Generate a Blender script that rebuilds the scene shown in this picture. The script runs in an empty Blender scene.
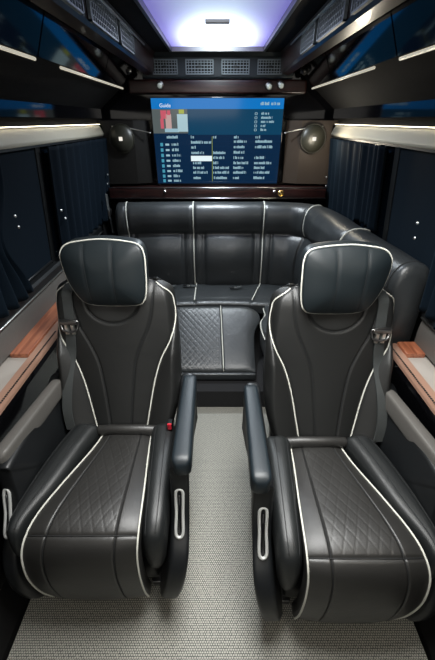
import bpy, bmesh, math, random
from mathutils.bvhtree import BVHTree
from mathutils import Vector, Matrix
random.seed(7)
PI = math.pi
scene = bpy.context.scene
COL = scene.collection

# ------------------------------------------------------------ camera, world, light, exposure
cd = bpy.data.cameras.new('camera'); cam = bpy.data.objects.new('camera', cd); COL.objects.link(cam)
cam.location = (0, 0, 1.6); cam.rotation_euler = (math.radians(90 - 31.2), 0, 0)
cd.sensor_fit = 'VERTICAL'; cd.sensor_height = 36; cd.lens = 346 / 660 * 36; cd.clip_start = .02
scene.camera = cam
w = bpy.data.worlds.new('world'); scene.world = w; w.use_nodes = True
w.node_tree.nodes['Background'].inputs[0].default_value = (.55, .72, 1, 1)
w.node_tree.nodes['Background'].inputs[1].default_value = .015
scene.view_settings.view_transform = 'Standard'; scene.view_settings.look = 'None'
scene.view_settings.gamma = 1; scene.view_settings.exposure = 0.0

def area(name, loc, target, sx, sy, power, col, spread=180):
    l = bpy.data.lights.new(name, 'AREA'); l.shape = 'RECTANGLE'; l.size = sx; l.size_y = sy
    l.energy = power; l.color = col; l.spread = math.radians(spread)
    o = bpy.data.objects.new(name, l); COL.objects.link(o); o.location = loc
    o.rotation_euler = (Vector(target) - Vector(loc)).to_track_quat('-Z', 'Y').to_euler()
    return o
# daylight that enters through the windscreen behind the camera
area('windscreen_daylight', (-.15, -.55, 1.55), (.6, 1.4, .7), 1.1, .6, 6, (1, .96, .88))
area('right_seat_fill', (.70, .05, 1.80), (.35, .75, .3), .25, .5, 8, (1, .92, .78), 120)  # unseen warm fill added to brighten the right seat
# cabin roof lamp (front half of the lit roof panel, above and behind the camera)
area('roof_lamp', (.12, .80, 1.94), (.12, .86, 0), .5, .7, 24, (.98, .98, .95), 125)
area('rear_roof_spot', (0, 2.44, 1.955), (0, 2.30, 0), .10, .10, 15, (.88, .96, 1), 150)

# ------------------------------------------------------------ materials
def nm(name):
    m = bpy.data.materials.new(name); m.use_nodes = True
    return m, m.node_tree, m.node_tree.nodes['Principled BSDF']
def mat(name, col, rough=.5, metal=0, bump=0, bscale=400, emis=None, estr=0, coat=0, var=0, spec=.5):
    m, t, b = nm(name); N = t.nodes; L = t.links
    b.inputs['Base Color'].default_value = (*col, 1); b.inputs['Roughness'].default_value = rough
    b.inputs['Metallic'].default_value = metal; b.inputs['Coat Weight'].default_value = coat
    b.inputs['Coat Roughness'].default_value = .06; b.inputs['Specular IOR Level'].default_value = spec
    tc = N.new('ShaderNodeTexCoord')
    if bump:
        v = N.new('ShaderNodeTexVoronoi'); v.inputs['Scale'].default_value = bscale
        n = N.new('ShaderNodeTexNoise'); n.inputs['Scale'].default_value = 14; n.inputs['Detail'].default_value = 4
        L.new(tc.outputs['Object'], v.inputs['Vector']); L.new(tc.outputs['Object'], n.inputs['Vector'])
        b1 = N.new('ShaderNodeBump'); b1.inputs['Strength'].default_value = bump; b1.inputs['Distance'].default_value = .002
        b2 = N.new('ShaderNodeBump'); b2.inputs['Strength'].default_value = bump * .9; b2.inputs['Distance'].default_value = .012
        L.new(v.outputs['Distance'], b1.inputs['Height']); L.new(n.outputs['Fac'], b2.inputs['Height'])
        L.new(b1.outputs[0], b2.inputs['Normal']); L.new(b2.outputs[0], b.inputs['Normal'])
    if var:
        n = N.new('ShaderNodeTexNoise'); n.inputs['Scale'].default_value = 6; n.inputs['Detail'].default_value = 5
        r = N.new('ShaderNodeMapRange'); r.inputs['To Min'].default_value = max(.02, rough - var); r.inputs['To Max'].default_value = rough + var
        L.new(tc.outputs['Object'], n.inputs['Vector']); L.new(n.outputs['Fac'], r.inputs['Value']); L.new(r.outputs[0], b.inputs['Roughness'])
    if emis:
        b.inputs['Emission Color'].default_value = (*emis, 1); b.inputs['Emission Strength'].default_value = estr
    return m
LEATHER = mat('black_leather', (.0165, .016, .0150), .46, spec=.65, bump=.12, var=.06)
LEATHERB = mat('shaded_backrest_leather', (.0105, .0110, .0108), .46, bump=.12, var=.06)  # seat leather made darker, shade of the upright back put into its colour
LEATHERH = mat('shaded_headrest_leather', (.0070, .0115, .0140), .44, bump=.12, var=.05)  # seat leather with shade and a cool tint of reflected light in its colour
LEATHER2 = mat('side_leather', (.010, .0115, .012), .46, bump=.15, var=.06)
SOFAL = mat('sofa_leather', (.026, .029, .031), .34, bump=.2, var=.06)
GREYL = mat('grey_leather', (.10, .095, .088), .45, bump=.15)
CREAML = mat('cream_leather', (.34, .31, .28), .5, bump=.1)
TANL = mat('tan_leather', (.30, .175, .125), .45, bump=.1)
PELMET = mat('pelmet_leather', (.56, .52, .42), .5, bump=.15, bscale=250)
PIPING = mat('white_piping', (.58, .58, .52), .45)
STITCH = mat('seam_thread', (.006, .007, .008), .7)
BLACKP = mat('black_plastic', (.006, .007, .008), .42, var=.05)
SOFTBLK = mat('soft_black_trim', (.004, .0038, .004), .8, bump=.1, spec=.2)
GLOSS = mat('black_lacquer', (.004, .004, .005), .07, coat=.0, spec=.42)
CARPETB = mat('black_carpet', (.006, .006, .007), .95)
CHROME = mat('chrome', (.85, .85, .82), .3, 1)
SILVER = mat('lit_chrome', (.65, .66, .64), .35, .4)  # pale colour carries the bright reflection of the chrome handles
DARKCHR = mat('dark_metal', (.25, .25, .25), .35, 1)
ARMM = mat('armrest_leather', (.007, .012, .016), .45, bump=.12)
GRILL = mat('vent_grey', (.17, .20, .215), .4, metal=.3)
VENTB = mat('vent_bezel', (.020, .027, .031), .5, spec=.35)
HOLE = mat('vent_hole', (.002, .002, .002), .9)
WEB = mat('belt_webbing', (.045, .05, .05), .7, bump=.2, bscale=600)
RED = mat('red_button', (.6, .02, .04), .4)
BRASS = mat('brass', (.7, .5, .2), .25, 1)
OLIVE = mat('lamp_cover', (.022, .022, .016), .4, var=.05)
LED = mat('warm_led', (.9, .85, .7), .5, emis=(1, .88, .66), estr=7)
PUCK = mat('lamp_glass', (.5, .55, .5), .15, emis=(.9, 1, .95), estr=.15)
TINT = mat('tinted_glass', (.004, .008, .014), .16, coat=.3)

def wood(name, c1, c2, rough, coat, scale=(2, 22, 22)):
    m, t, b = nm(name); N = t.nodes; L = t.links
    tc = N.new('ShaderNodeTexCoord'); mp = N.new('ShaderNodeMapping'); mp.inputs['Scale'].default_value = scale
    n = N.new('ShaderNodeTexNoise'); n.inputs['Scale'].default_value = 3; n.inputs['Detail'].default_value = 8; n.inputs['Distortion'].default_value = .6
    r = N.new('ShaderNodeValToRGB'); r.color_ramp.elements[0].position = .35; r.color_ramp.elements[0].color = (*c1, 1)
    r.color_ramp.elements[1].position = .65; r.color_ramp.elements[1].color = (*c2, 1)
    L.new(tc.outputs['Object'], mp.inputs[0]); L.new(mp.outputs[0], n.inputs['Vector']); L.new(n.outputs['Fac'], r.inputs[0])
    L.new(r.outputs[0], b.inputs['Base Color']); b.inputs['Roughness'].default_value = rough; b.inputs['Coat Weight'].default_value = coat
    return m
WOOD = wood('walnut_insert', (.20, .055, .025), (.42, .15, .075), .35, .5, (22, 2, 22))
BURG = wood('burgundy_burl', (.006, .0025, .0025), (.028, .008, .007), .30, .1)

def curtain_mat():
    m, t, b = nm('navy_curtain'); N = t.nodes; L = t.links
    tc = N.new('ShaderNodeTexCoord'); n = N.new('ShaderNodeTexNoise'); n.inputs['Scale'].default_value = 260; n.inputs['Detail'].default_value = 2
    r = N.new('ShaderNodeValToRGB'); r.color_ramp.elements[0].color = (.0010, .0030, .0065, 1); r.color_ramp.elements[1].color = (.0048, .0105, .0175, 1)
    L.new(tc.outputs['Object'], n.inputs['Vector']); L.new(n.outputs['Fac'], r.inputs[0]); L.new(r.outputs[0], b.inputs['Base Color'])
    b.inputs['Roughness'].default_value = .75; b.inputs['Specular IOR Level'].default_value = .08; b.inputs['Sheen Weight'].default_value = .02; b.inputs['Sheen Tint'].default_value = (.5, .75, 1, 1)
    return m
CURT = curtain_mat()

def floor_mat():
    m, t, b = nm('woven_floor'); N = t.nodes; L = t.links
    tc = N.new('ShaderNodeTexCoord'); sp = N.new('ShaderNodeSeparateXYZ'); L.new(tc.outputs['Object'], sp.inputs[0])
    def M(op, a, bb=None):
        q = N.new('ShaderNodeMath'); q.operation = op
        for i, v in enumerate((a, bb)):
            if v is None: continue
            if isinstance(v, (int, float)): q.inputs[i].default_value = v
            else: L.new(v, q.inputs[i])
        return q.outputs[0]
    # basket weave: alternate offset rows of little bars
    yy = M('MULTIPLY', sp.outputs[1], 140.0); row = M('FLOOR', yy); fy = M('FRACT', yy)
    xx = M('MULTIPLY', sp.outputs[0], 115.0); off = M('MULTIPLY', M('MODULO', row, 2.0), .5)
    fx = M('FRACT', M('ADD', xx, off))
    ax = M('ABSOLUTE', M('SUBTRACT', fx, .5)); ay = M('ABSOLUTE', M('SUBTRACT', fy, .5))
    d = M('MAXIMUM', M('MULTIPLY', ax, 1.0), ay)
    n = N.new('ShaderNodeTexNoise'); n.inputs['Scale'].default_value = 130; n.inputs['Detail'].default_value = 2
    L.new(tc.outputs['Object'], n.inputs['Vector'])
    v = M('ADD', d, M('MULTIPLY', M('SUBTRACT', n.outputs['Fac'], .5), .30))
    r = N.new('ShaderNodeValToRGB'); r.color_ramp.elements[0].position = .30; r.color_ramp.elements[0].color = (.37, .36, .31, 1)
    r.color_ramp.elements[1].position = .43; r.color_ramp.elements[1].color = (.030, .033, .032, 1)
    L.new(v, r.inputs[0]); L.new(r.outputs[0], b.inputs['Base Color']); b.inputs['Roughness'].default_value = .6
    bp = N.new('ShaderNodeBump'); bp.invert = True; bp.inputs['Strength'].default_value = .3; bp.inputs['Distance'].default_value = .002
    L.new(v, bp.inputs['Height']); L.new(bp.outputs[0], b.inputs['Normal'])
    return m
FLOORM = floor_mat()

def panel_mat():
    # lit roof panel: the diffuser glows white near its rear lamp and violet-blue along its edges
    m, t, b = nm('roof_diffuser'); N = t.nodes; L = t.links
    tc = N.new('ShaderNodeTexCoord'); sp = N.new('ShaderNodeSeparateXYZ'); L.new(tc.outputs['Object'], sp.inputs[0])
    def M(op, a, bb=None):
        q = N.new('ShaderNodeMath'); q.operation = op
        for i, v in enumerate((a, bb)):
            if v is None: continue
            if isinstance(v, (int, float)): q.inputs[i].default_value = v
            else: L.new(v, q.inputs[i])
        return q.outputs[0]
    dx = M('POWER', M('MULTIPLY', sp.outputs[0], 6.0), 2.0)
    dy = M('POWER', M('MULTIPLY', M('SUBTRACT', sp.outputs[1], 2.52), 2.6), 2.0)
    g = M('EXPONENT', M('MULTIPLY', M('ADD', dx, dy), -1.0))
    e = M('ABSOLUTE', M('MULTIPLY', sp.outputs[0], 3.6))
    r = N.new('ShaderNodeValToRGB'); r.color_ramp.elements[0].position = .25; r.color_ramp.elements[0].color = (.52, .64, .86, 1)
    r.color_ramp.elements[1].position = .95; r.color_ramp.elements[1].color = (.20, .18, .60, 1)
    L.new(e, r.inputs[0])
    mx = N.new('ShaderNodeMix'); mx.data_type = 'RGBA'; L.new(g, mx.inputs[0]); L.new(r.outputs[0], mx.inputs[6]); mx.inputs[7].default_value = (.85, .95, 1, 1)
    L.new(mx.outputs[2], b.inputs['Emission Color'])
    L.new(M('ADD', .75, M('MULTIPLY', g, 9.0)), b.inputs['Emission Strength'])
    b.inputs['Base Color'].default_value = (.5, .5, .55, 1); b.inputs['Roughness'].default_value = .3
    return m
PANEL = panel_mat()
def emit(name, c, s=1.0): return mat(name, (.002, .002, .003), .10, emis=c, estr=s, spec=.2)

# ------------------------------------------------------------ mesh helpers
def obj(name, bm, m, parent=None, smooth=True, label=None):
    me = bpy.data.meshes.new(name)
    bmesh.ops.recalc_face_normals(bm, faces=bm.faces)
    bm.to_mesh(me); bm.free()
    for k in (m if isinstance(m, (list, tuple)) else [m]): me.materials.append(k)
    o = bpy.data.objects.new(name, me); COL.objects.link(o)
    if parent: o.parent = parent
    if smooth:
        for p in me.polygons: p.use_smooth = True
    if label: o['label'] = label
    return o
def tag(o, label, cat, group=None):
    o['label'] = label; o['category'] = cat
    if group: o['group'] = group
    return o
def struct(name, bm, m, smooth=False):
    o = obj(name, bm, m, None, smooth); o['kind'] = 'structure'; return o
def thing(name, label, cat, loc=(0, 0, 0), group=None):
    o = bpy.data.objects.new(name, None); COL.objects.link(o); o.location = loc; o.empty_display_size = .05
    return tag(o, label, cat, group)
def B(): return bmesh.new()
def box(bm, x0, x1, y0, y1, z0, z1, bev=0, mi=0, mtx=None):
    t = bmesh.new(); r = bmesh.ops.create_cube(t, size=1)
    for v in t.verts: v.co = Vector(((x0 + x1) / 2 + v.co.x * (x1 - x0), (y0 + y1) / 2 + v.co.y * (y1 - y0), (z0 + z1) / 2 + v.co.z * (z1 - z0)))
    if bev: bmesh.ops.bevel(t, geom=t.edges[:], offset=bev, segments=3, affect='EDGES', profile=.6)
    merge(bm, t, mi, mtx)
def merge(bm, t, mi=0, mtx=None):
    vm = {}
    for v in t.verts: vm[v] = bm.verts.new(mtx @ v.co if mtx else v.co)
    for f in t.faces:
        try:
            nf = bm.faces.new([vm[v] for v in f.verts]); nf.material_index = mi
        except ValueError: pass
    t.free()
def cyl(bm, c, axis, r, h, n=24, r2=None, mi=0, bev=0):
    t = bmesh.new(); bmesh.ops.create_cone(t, cap_ends=True, segments=n, radius1=r, radius2=r if r2 is None else r2, depth=h)
    if bev: bmesh.ops.bevel(t, geom=[e for e in t.edges if len([f for f in e.link_faces if len(f.verts) > 4])], offset=bev, segments=2, affect='EDGES')
    q = Vector((0, 0, 1)).rotation_difference(Vector(axis))
    merge(bm, t, mi, Matrix.Translation(c) @ q.to_matrix().to_4x4())
def smoothpath(pts, n=8, closed=False):
    P = [Vector(p) for p in pts]; out = []; m = len(P)
    for i in range(m if closed else m - 1):
        a = P[(i - 1) % m] if closed or i > 0 else P[0]; b = P[i]; c = P[(i + 1) % m]
        d = P[(i + 2) % m] if closed or i < m - 2 else P[-1]
        for k in range(n):
            t = k / n
            out.append(.5 * ((2 * b) + (c - a) * t + (2 * a - 5 * b + 4 * c - d) * t * t + (3 * b - a - 3 * c + d) * t ** 3))
    if not closed: out.append(P[-1])
    return out
def tube(bm, pts, r, n=8, closed=False, flat=None, mi=0):
    P = [Vector(p) for p in pts]; m = len(P); rings = []; up = None
    for i in range(m):
        if closed: tg = P[(i + 1) % m] - P[i - 1]
        else: tg = P[min(i + 1, m - 1)] - P[max(i - 1, 0)]
        tg.normalize()
        if up is None:
            up = Vector(flat) if flat else (Vector((0, 0, 1)) if abs(tg.z) < .9 else Vector((1, 0, 0)))
        up = (up - tg * up.dot(tg)); up.normalize(); sd = tg.cross(up)
        rr = r if isinstance(r, tuple) else (r, r)
        rings.append([bm.verts.new(P[i] + sd * (rr[0] * math.cos(2 * PI * k / n)) + up * (rr[1] * math.sin(2 * PI * k / n))) for k in range(n)])
    for i in range(m if closed else m - 1):
        a = rings[i]; b = rings[(i + 1) % m]
        for k in range(n): bm.faces.new((a[k], a[(k + 1) % n], b[(k + 1) % n], b[k])).material_index = mi
    if not closed:
        bm.faces.new(rings[0]).material_index = mi; bm.faces.new(rings[-1][::-1]).material_index = mi
def ribbon(bm, pts, wid, th, side, mi=0):
    """flat strap: rectangle section swept along pts, width along 'side'"""
    P = [Vector(p) for p in pts]; rings = []
    for i in range(len(P)):
        tg = (P[min(i + 1, len(P) - 1)] - P[max(i - 1, 0)]).normalized()
        s = Vector(side); s = (s - tg * s.dot(tg)).normalized(); n = tg.cross(s)
        rings.append([bm.verts.new(P[i] + s * a * wid / 2 + n * b * th / 2) for a, b in ((-1, -1), (1, -1), (1, 1), (-1, 1))])
    for a, b in zip(rings, rings[1:]):
        for k in range(4): bm.faces.new((a[k], a[(k + 1) % 4], b[(k + 1) % 4], b[k])).material_index = mi
    bm.faces.new(rings[0]); bm.faces.new(rings[-1][::-1])
def extrude_profile(bm, prof, y0, y1, axis='y', mi=0, close=True):
    """prof: closed list of (x,z) swept from y0 to y1"""
    a = [bm.verts.new((p[0], y0, p[1])) for p in prof]; b = [bm.verts.new((p[0], y1, p[1])) for p in prof]
    n = len(prof)
    for k in range(n): bm.faces.new((a[k], a[(k + 1) % n], b[(k + 1) % n], b[k])).material_index = mi
    bm.faces.new(a).material_index = mi; bm.faces.new(b[::-1]).material_index = mi
def gridpad(bm, NU, NT, front, back):
    """closed pad: front(u,t) and back(u,t) sheets, u,t in 0..1, stitched round the rim"""
    F = [[bm.verts.new(front(i / NU, j / NT)) for i in range(NU + 1)] for j in range(NT + 1)]
    G = [[bm.verts.new(back(i / NU, j / NT)) for i in range(NU + 1)] for j in range(NT + 1)]
    for j in range(NT):
        for i in range(NU):
            bm.faces.new((F[j][i], F[j][i + 1], F[j + 1][i + 1], F[j + 1][i]))
            bm.faces.new((G[j][i], G[j + 1][i], G[j + 1][i + 1], G[j][i + 1]))
    for j in range(NT):
        bm.faces.new((F[j][0], F[j + 1][0], G[j + 1][0], G[j][0])); bm.faces.new((F[j][NU], G[j][NU], G[j + 1][NU], F[j + 1][NU]))
    for i in range(NU):
        bm.faces.new((F[0][i], G[0][i], G[0][i + 1], F[0][i + 1])); bm.faces.new((F[NT][i], F[NT][i + 1], G[NT][i + 1], G[NT][i]))
def interp(tab, t):
    """smooth piecewise interpolation of table rows (t, v...)"""
    if t <= tab[0][0]: return tab[0][1:] if len(tab[0]) > 2 else tab[0][1]
    if t >= tab[-1][0]: return tab[-1][1:] if len(tab[-1]) > 2 else tab[-1][1]
    for i in range(len(tab) - 1):
        if tab[i][0] <= t <= tab[i + 1][0]:
            a = tab[max(i - 1, 0)]; b = tab[i]; c = tab[i + 1]; d = tab[min(i + 2, len(tab) - 1)]
            h = c[0] - b[0]; s = (t - b[0]) / h; out = []
            for k in range(1, len(b)):
                m0 = (c[k] - a[k]) / (c[0] - a[0]) * h; m1 = (d[k] - b[k]) / (d[0] - b[0]) * h
                out.append((2*s**3-3*s*s+1)*b[k] + (s**3-2*s*s+s)*m0 + (-2*s**3+3*s*s)*c[k] + (s**3-s*s)*m1)
            return tuple(out) if len(out) > 1 else out[0]
def gs(d, w): return math.exp(-(d / w) ** 2)
def starpad(bm, outline, depth, puff, place, groove=None, NR=26, NA=120, back=None):
    """pillow with a star-shaped outline (list of 2D pts); place(a,b,h)->xyz"""
    O = smoothpath([(p[0], p[1], 0) for p in outline], max(2, NA // len(outline)), True); n = len(O)
    c = sum(O, Vector()) / n
    rings = []
    for k in range(NR + 1):
        r = k / NR; rr = math.sin(r * PI / 2)          # denser near the rim
        hh = depth * .5 + puff * (1 - rr ** 2.6)
        if rr > .95: hh -= depth * .34 * ((rr - .95) / .05) ** 2
        ring = []
        for v in O:
            p = c + (v - c) * rr; h = hh
            if groove: h += groove(p.x, p.y, rr)
            ring.append(bm.verts.new(place(p.x, p.y, h)))
        rings.append(ring)
        if k == 0: pass
    back_r = []
    for k in range(1, 7):
        s = [1.0, .99, .95, .85, .6, .25][k - 1]; hh = [-depth * .1, -depth * .3, -depth * .44, -depth * .5, -depth * .5, -depth * .5][k - 1]
        back_r.append([bm.verts.new(place(*(c + (v - c) * s).xy, hh)) for v in O])
    seq = rings[1:] + back_r
    for a, b in zip(seq, seq[1:]):
        for i in range(n): bm.faces.new((a[i], a[(i + 1) % n], b[(i + 1) % n], b[i]))
    for v in rings[0]: bm.verts.remove(v)
    cv = bm.verts.new(place(c.x, c.y, depth * .5 + puff + (groove(c.x, c.y, 0) if groove else 0)))
    for i in range(n): bm.faces.new((cv, seq[0][i], seq[0][(i + 1) % n]))
    bm.faces.new(seq[-1])
    return O

# ------------------------------------------------------------ the cabin shell
Y0, Y1 = -.75, 2.92
bm = B(); box(bm, -.73, .73, Y0, 2.9, -.03, 0); struct('floor', bm, FLOORM)
def wallprof(s):
    return [(s*.74, -.03), (s*.74, .02), (s*.80, .16), (s*.80, .45), (s*.90, .60), (s*.90, .95), (s*.835, 1.60), (s*.835, 1.70), (s*1.0, 1.70), (s*1.0, -.03)]
for s, nme in ((-1, 'wall_left'), (1, 'wall_right')):
    bm = B(); extrude_profile(bm, wallprof(s), Y0, Y1); struct(nme, bm, SOFTBLK)
bm = B(); box(bm, -1.0, 1.0, 2.90, 3.0, 0, 2.05); struct('wall_rear', bm, GLOSS)
bm = B(); box(bm, -1.0, 1.0, Y0, 3.0, 2.0, 2.06)
box(bm, -.43, -.30, Y0, 2.9, 1.975, 2.0); box(bm, .30, .43, Y0, 2.9, 1.975, 2.0); box(bm, -.31, .31, 2.73, 2.9, 1.975, 2.0)
struct('ceiling', bm, SOFTBLK)

# lit roof panel
t = thing('ceiling_light', 'large rectangular glowing white and violet ceiling light panel', 'ceiling light', (0, 0, 1.97))
bm = B(); box(bm, -.285, .285, .1, 2.72, .018, .028)
obj('diffuser', bm, PANEL, t, False)
t.children[0].location = (0, 0, 0)
bm = B()
for x in (-.29, .29): box(bm, x - .008, x + .008, .1, 2.73, -.006, .028, .002)
box(bm, -.296, .296, 2.715, 2.735, -.006, .028, .002)
obj('frame', bm, DARKCHR, t, False)
for y in (1.95, 2.2, 2.45):
    bm = B(); box(bm, -.28, .28, y - .003, y + .003, .012, .018, .001); obj('divider', bm, mat('panel_rib', (.5, .55, .7), .3), t, False) if False else bm.free()
bm = B(); cyl(bm, (0, 2.56, .010), (0, 0, 1), .035, .012, 32, bev=.002); obj('lamp', bm, emit('roof_spot', (.9, .97, 1), 18), t, True, 'bright round spot lamp')
bm = B()
for k in range(3): box(bm, -.055, .055, 2.03 + k * .014, 2.036 + k * .014, .004, .016, .001)
obj('lamp_switch', bm, CREAML, t, False)

# ------------------------------------------------------------ overhead lockers, ducts, pelmets
def side_over(s):
    side = 'left' if s < 0 else 'right'
    # locker row
    t = thing('overhead_locker', 'glossy black overhead locker row running along the %s side above the curtains' % side, 'overhead locker', (s * .62, 1.3, 1.78), )
    def P(L): return [(s * a - s * .62, b - 1.78) for a, b in L]
    bm = B(); extrude_profile(bm, P([(.545, 1.985), (.628, 1.792), (.80, 1.66), (.80, 1.608), (.84, 1.608), (.99, 1.70), (.99, 1.99), (.545, 1.99)]), Y0 - 1.3, 2.79 - 1.3)
    obj('body', bm, SOFTBLK, t, False)
    # doors on the sloping face
    for y0, y1 in ((-.4, .42), (.43, 1.50), (1.51, 2.30), (2.31, 2.785)):
        bm = B(); extrude_profile(bm, P([(.534, 1.976), (.618, 1.788), (.628, 1.790), (.544, 1.980)]), y0 - 1.3, y1 - 1.3)
        o = obj('door', bm, GLOSS, t, False)
    # underside glossy panel
    bm = B(); extrude_profile(bm, P([(.792, 1.612), (.800, 1.612), (.800, 1.662), (.792, 1.666)]), Y0 - 1.3, 2.78 - 1.3); obj('lower_fascia', bm, GLOSS, t, False)
    for y0, y1 in ((-.2, .75), (.95, 1.49), (1.72, 2.77)):
        bm = B(); tube(bm, [(0 + s * .004, y0 - 1.3, 0), (s * .004, y1 - 1.3, 0)], .0055, 10); obj('handle_strip', bm, mat('strip_metal', (.75, .72, .62), .3, .6, emis=(1, .93, .75), estr=.45), t, True, 'pale metal strip with added glow')  # weak emission added to make the metal strip look brighter
    # duct with vents
    t = thing('air_duct', 'dark ceiling air duct with slatted vents beside the light panel on the %s' % side, 'air vent', (s * .42, 1.3, 1.9))
    def Q(L): return [(s * a - s * .42, b - 1.9) for a, b in L]
    bm = B(); extrude_profile(bm, Q([(.40, 1.972), (.408, 1.955), (.412, 1.875), (.422, 1.862), (.462, 1.852), (.475, 1.87), (.475, 1.972)]), Y0 - 1.3, 2.80 - 1.3); obj('housing', bm, BURG, t, False)
    bm = B(); tube(bm, [(s * .397 - s * .42, -1.0, .052), (s * .397 - s * .42, 1.10, .052)], .0045, 8); obj('chrome_line', bm, CHROME, t)
    for (y0, y1) in ((1.05, 1.38), (1.45, 1.80), (1.85, 2.12)):
        bm = B(); a = y0 - 1.3; b = y1 - 1.3
        for (p, q, r_, u) in ((a, b, -.030, -.024), (a, b, .042, .048), (a, a + .008, -.03, .048), (b - .008, b, -.03, .048)):
            box(bm, s * .398 - s * .42, s * .410 - s * .42, p, q, r_, u) if s > 0 else box(bm, s * .410 - s * .42, s * .398 - s * .42, p, q, r_, u)
        v = obj('vent', bm, GRILL, t, False)
        bm = B(); box(bm, *sorted((s * .409 - s * .42, s * .4115 - s * .42)), a, b, -.028, .046); obj('vent_back', bm, HOLE, v, False)
        bm = B(); n = int((b - a) / .022)
        for k in range(1, n): box(bm, *sorted((s * .400 - s * .42, s * .408 - s * .42)), a + (b - a) * k / n - .003, a + (b - a) * k / n + .003, -.026, .044)
        for k in range(1, 4): box(bm, *sorted((s * .401 - s * .42, s * .408 - s * .42)), a, b, -.026 + k * .0175 - .0015, -.026 + k * .0175 + .0015)
        obj('slats', bm, GRILL, v, False)
    # pelmet above curtains
    t = thing('curtain_pelmet', 'long padded cream pelmet above the curtains on the %s wall' % side, 'pelmet', (s * .80, 1.3, 1.54))
    bm = B(); n = 14; prof = [(s * (.030 - .034 * (k / n) ** .6 + .012 * max(0, k / n - .8) / .2), .032 - .066 * k / n) for k in range(n + 1)] + [(s * .045, -.034), (s * .045, .032)]
    extrude_profile(bm, prof, Y0 - 1.3, 2.80 - 1.3); obj('cover', bm, PELMET, t, False)
    for p in t.children[0].data.polygons: p.use_smooth = len(p.vertices) == 4
    bm = B(); tube(bm, [(s * .016, Y0 - 1.3, .037), (s * .016, 1.49, .037)], .0013, 8); obj('light_strip', bm, LED, t)
    bm = B(); box(bm, *sorted((s * .012, s * .05)), Y0 - 1.3, 1.50, -.044, -.034); obj('curtain_track', bm, BLACKP, t, False)
    bm = B(); box(bm, *sorted((-s * .002, s * .04)), 1.500, 1.520, -.042, .040, .005); obj('end_cap', bm, GREYL, t)
side_over(-1); side_over(1)

# ------------------------------------------------------------ windows and curtains
def wx(z): return .898 - .065 * (z - .95) / .65       # inner face of the leaning side wall
k = 0
for s in (-1, 1):
    for y0, y1 in ((.35, 1.76), (1.81, 2.80)):
        k += 1
        bm = B(); extrude_profile(bm, [(s * (wx(z) - d), z) for z, d in ((.955, .001), (1.50, .001), (1.50, .008), (.955, .008))], y0, y1)
        struct('window_%d' % k, bm, TINT)
tn = 0
for s in (-1, 1):
    bm = B(); extrude_profile(bm, [(s * (wx(z) - d), z) for z, d in ((.95, .0), (1.52, .0), (1.52, .02), (.95, .02))], 1.762, 1.808)
    tn += 1; struct('trim_%d' % tn, bm, BLACKP)

def curtain(s, y0, y1, n, amp, label, flare=0, gather=None, zb=.945, buttons=(), grp=None):
    t = thing('curtain', label, 'curtain', (s * .86, (y0 + y1) / 2, zb), grp)
    bm = B(); NY = n * 12; NZ = 26; ph = random.random() * 6
    def pt(i, j, off):
        u = i / NY; v = j / NZ; z = zb + (1.493 - zb) * v
        wob = .25 * math.sin(u * 9 + ph) + .12 * math.sin(u * 23 + v * 2 + ph)
        y = y0 + (y1 - y0) * u
        if gather: # drawn together at the tie-back height
            g = gs(v - gather[1], .25); y = y * (1 - .55 * g) + gather[0] * .55 * g
        a = amp * (1 + .35 * math.sin(u * 7 + ph)) * (1 + flare * (1 - v) ** 3)
        x = wx(z) - .032 - a * (1 + math.cos(2 * PI * (n * u + wob * .3 * (1 - .4 * v)))) * .5 - off - flare * .012 * (1 - v) ** 2
        if x < .5: x = .5
        zz = z + (.008 * math.sin(u * n * 2 * PI) * flare if j == 0 else 0)
        return (s * x - s * .86, y - (y0 + y1) / 2, zz - zb)
    F = [[bm.verts.new(pt(i, j, 0)) for i in range(NY + 1)] for j in range(NZ + 1)]
    G = [[bm.verts.new(pt(i, j, -.003)) for i in range(NY + 1)] for j in range(NZ + 1)]
    for j in range(NZ):
        for i in range(NY):
            bm.faces.new((F[j][i], F[j][i+1], F[j+1][i+1], F[j+1][i])); bm.faces.new((G[j][i], G[j+1][i], G[j+1][i+1], G[j][i+1]))
    for j in range(NZ):
        bm.faces.new((F[j][0], F[j+1][0], G[j+1][0], G[j][0])); bm.faces.new((F[j][NY], G[j][NY], G[j+1][NY], F[j+1][NY]))
    for i in range(NY):
        bm.faces.new((F[0][i], G[0][i], G[0][i+1], F[0][i+1])); bm.faces.new((F[NZ][i], F[NZ][i+1], G[NZ][i+1], G[NZ][i]))
    obj('fabric', bm, CURT, t)
    for (y, z) in buttons:
        x = wx(z) - .032 - amp * 1.5
        bm = B(); cyl(bm, (s * x - s * .86, y - (y0 + y1) / 2, z - zb), (s, 0, 0), .0065, .008, 14, bev=.002); obj('snap_button', bm, CHROME, t, True, 'small silver snap button')
curtain(-1, .75, 1.40, 9, .020, 'gathered dark navy curtain at the left edge with flared hem', 1.0, (1.22, .45), .955, ((1.41, 1.275), (1.42, 1.23)))
curtain(-1, 1.82, 2.80, 9, .020, 'pleated navy curtain on the left wall nearest the rear corner lamp', .2, None, .945, ((1.86, 1.20), (1.90, 1.15), (2.76, 1.26), (2.74, 1.20)))
curtain(1, 2.17, 2.80, 6, .020, 'narrow pleated navy curtain on the right wall nearest the rear corner lamp', .2, None, 1.02, ((2.78, 1.24), (2.78, 1.18)))
curtain(1, 1.84, 2.13, 4, .020, 'narrow navy curtain second from the rear on the right wall', .2, None, 1.09)
curtain(1, .66, 1.27, 8, .026, 'pleated navy curtain at the right edge beyond the flat window panel', .5, None, .93, ((1.40, 1.25), (1.40, 1.19)))
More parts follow.
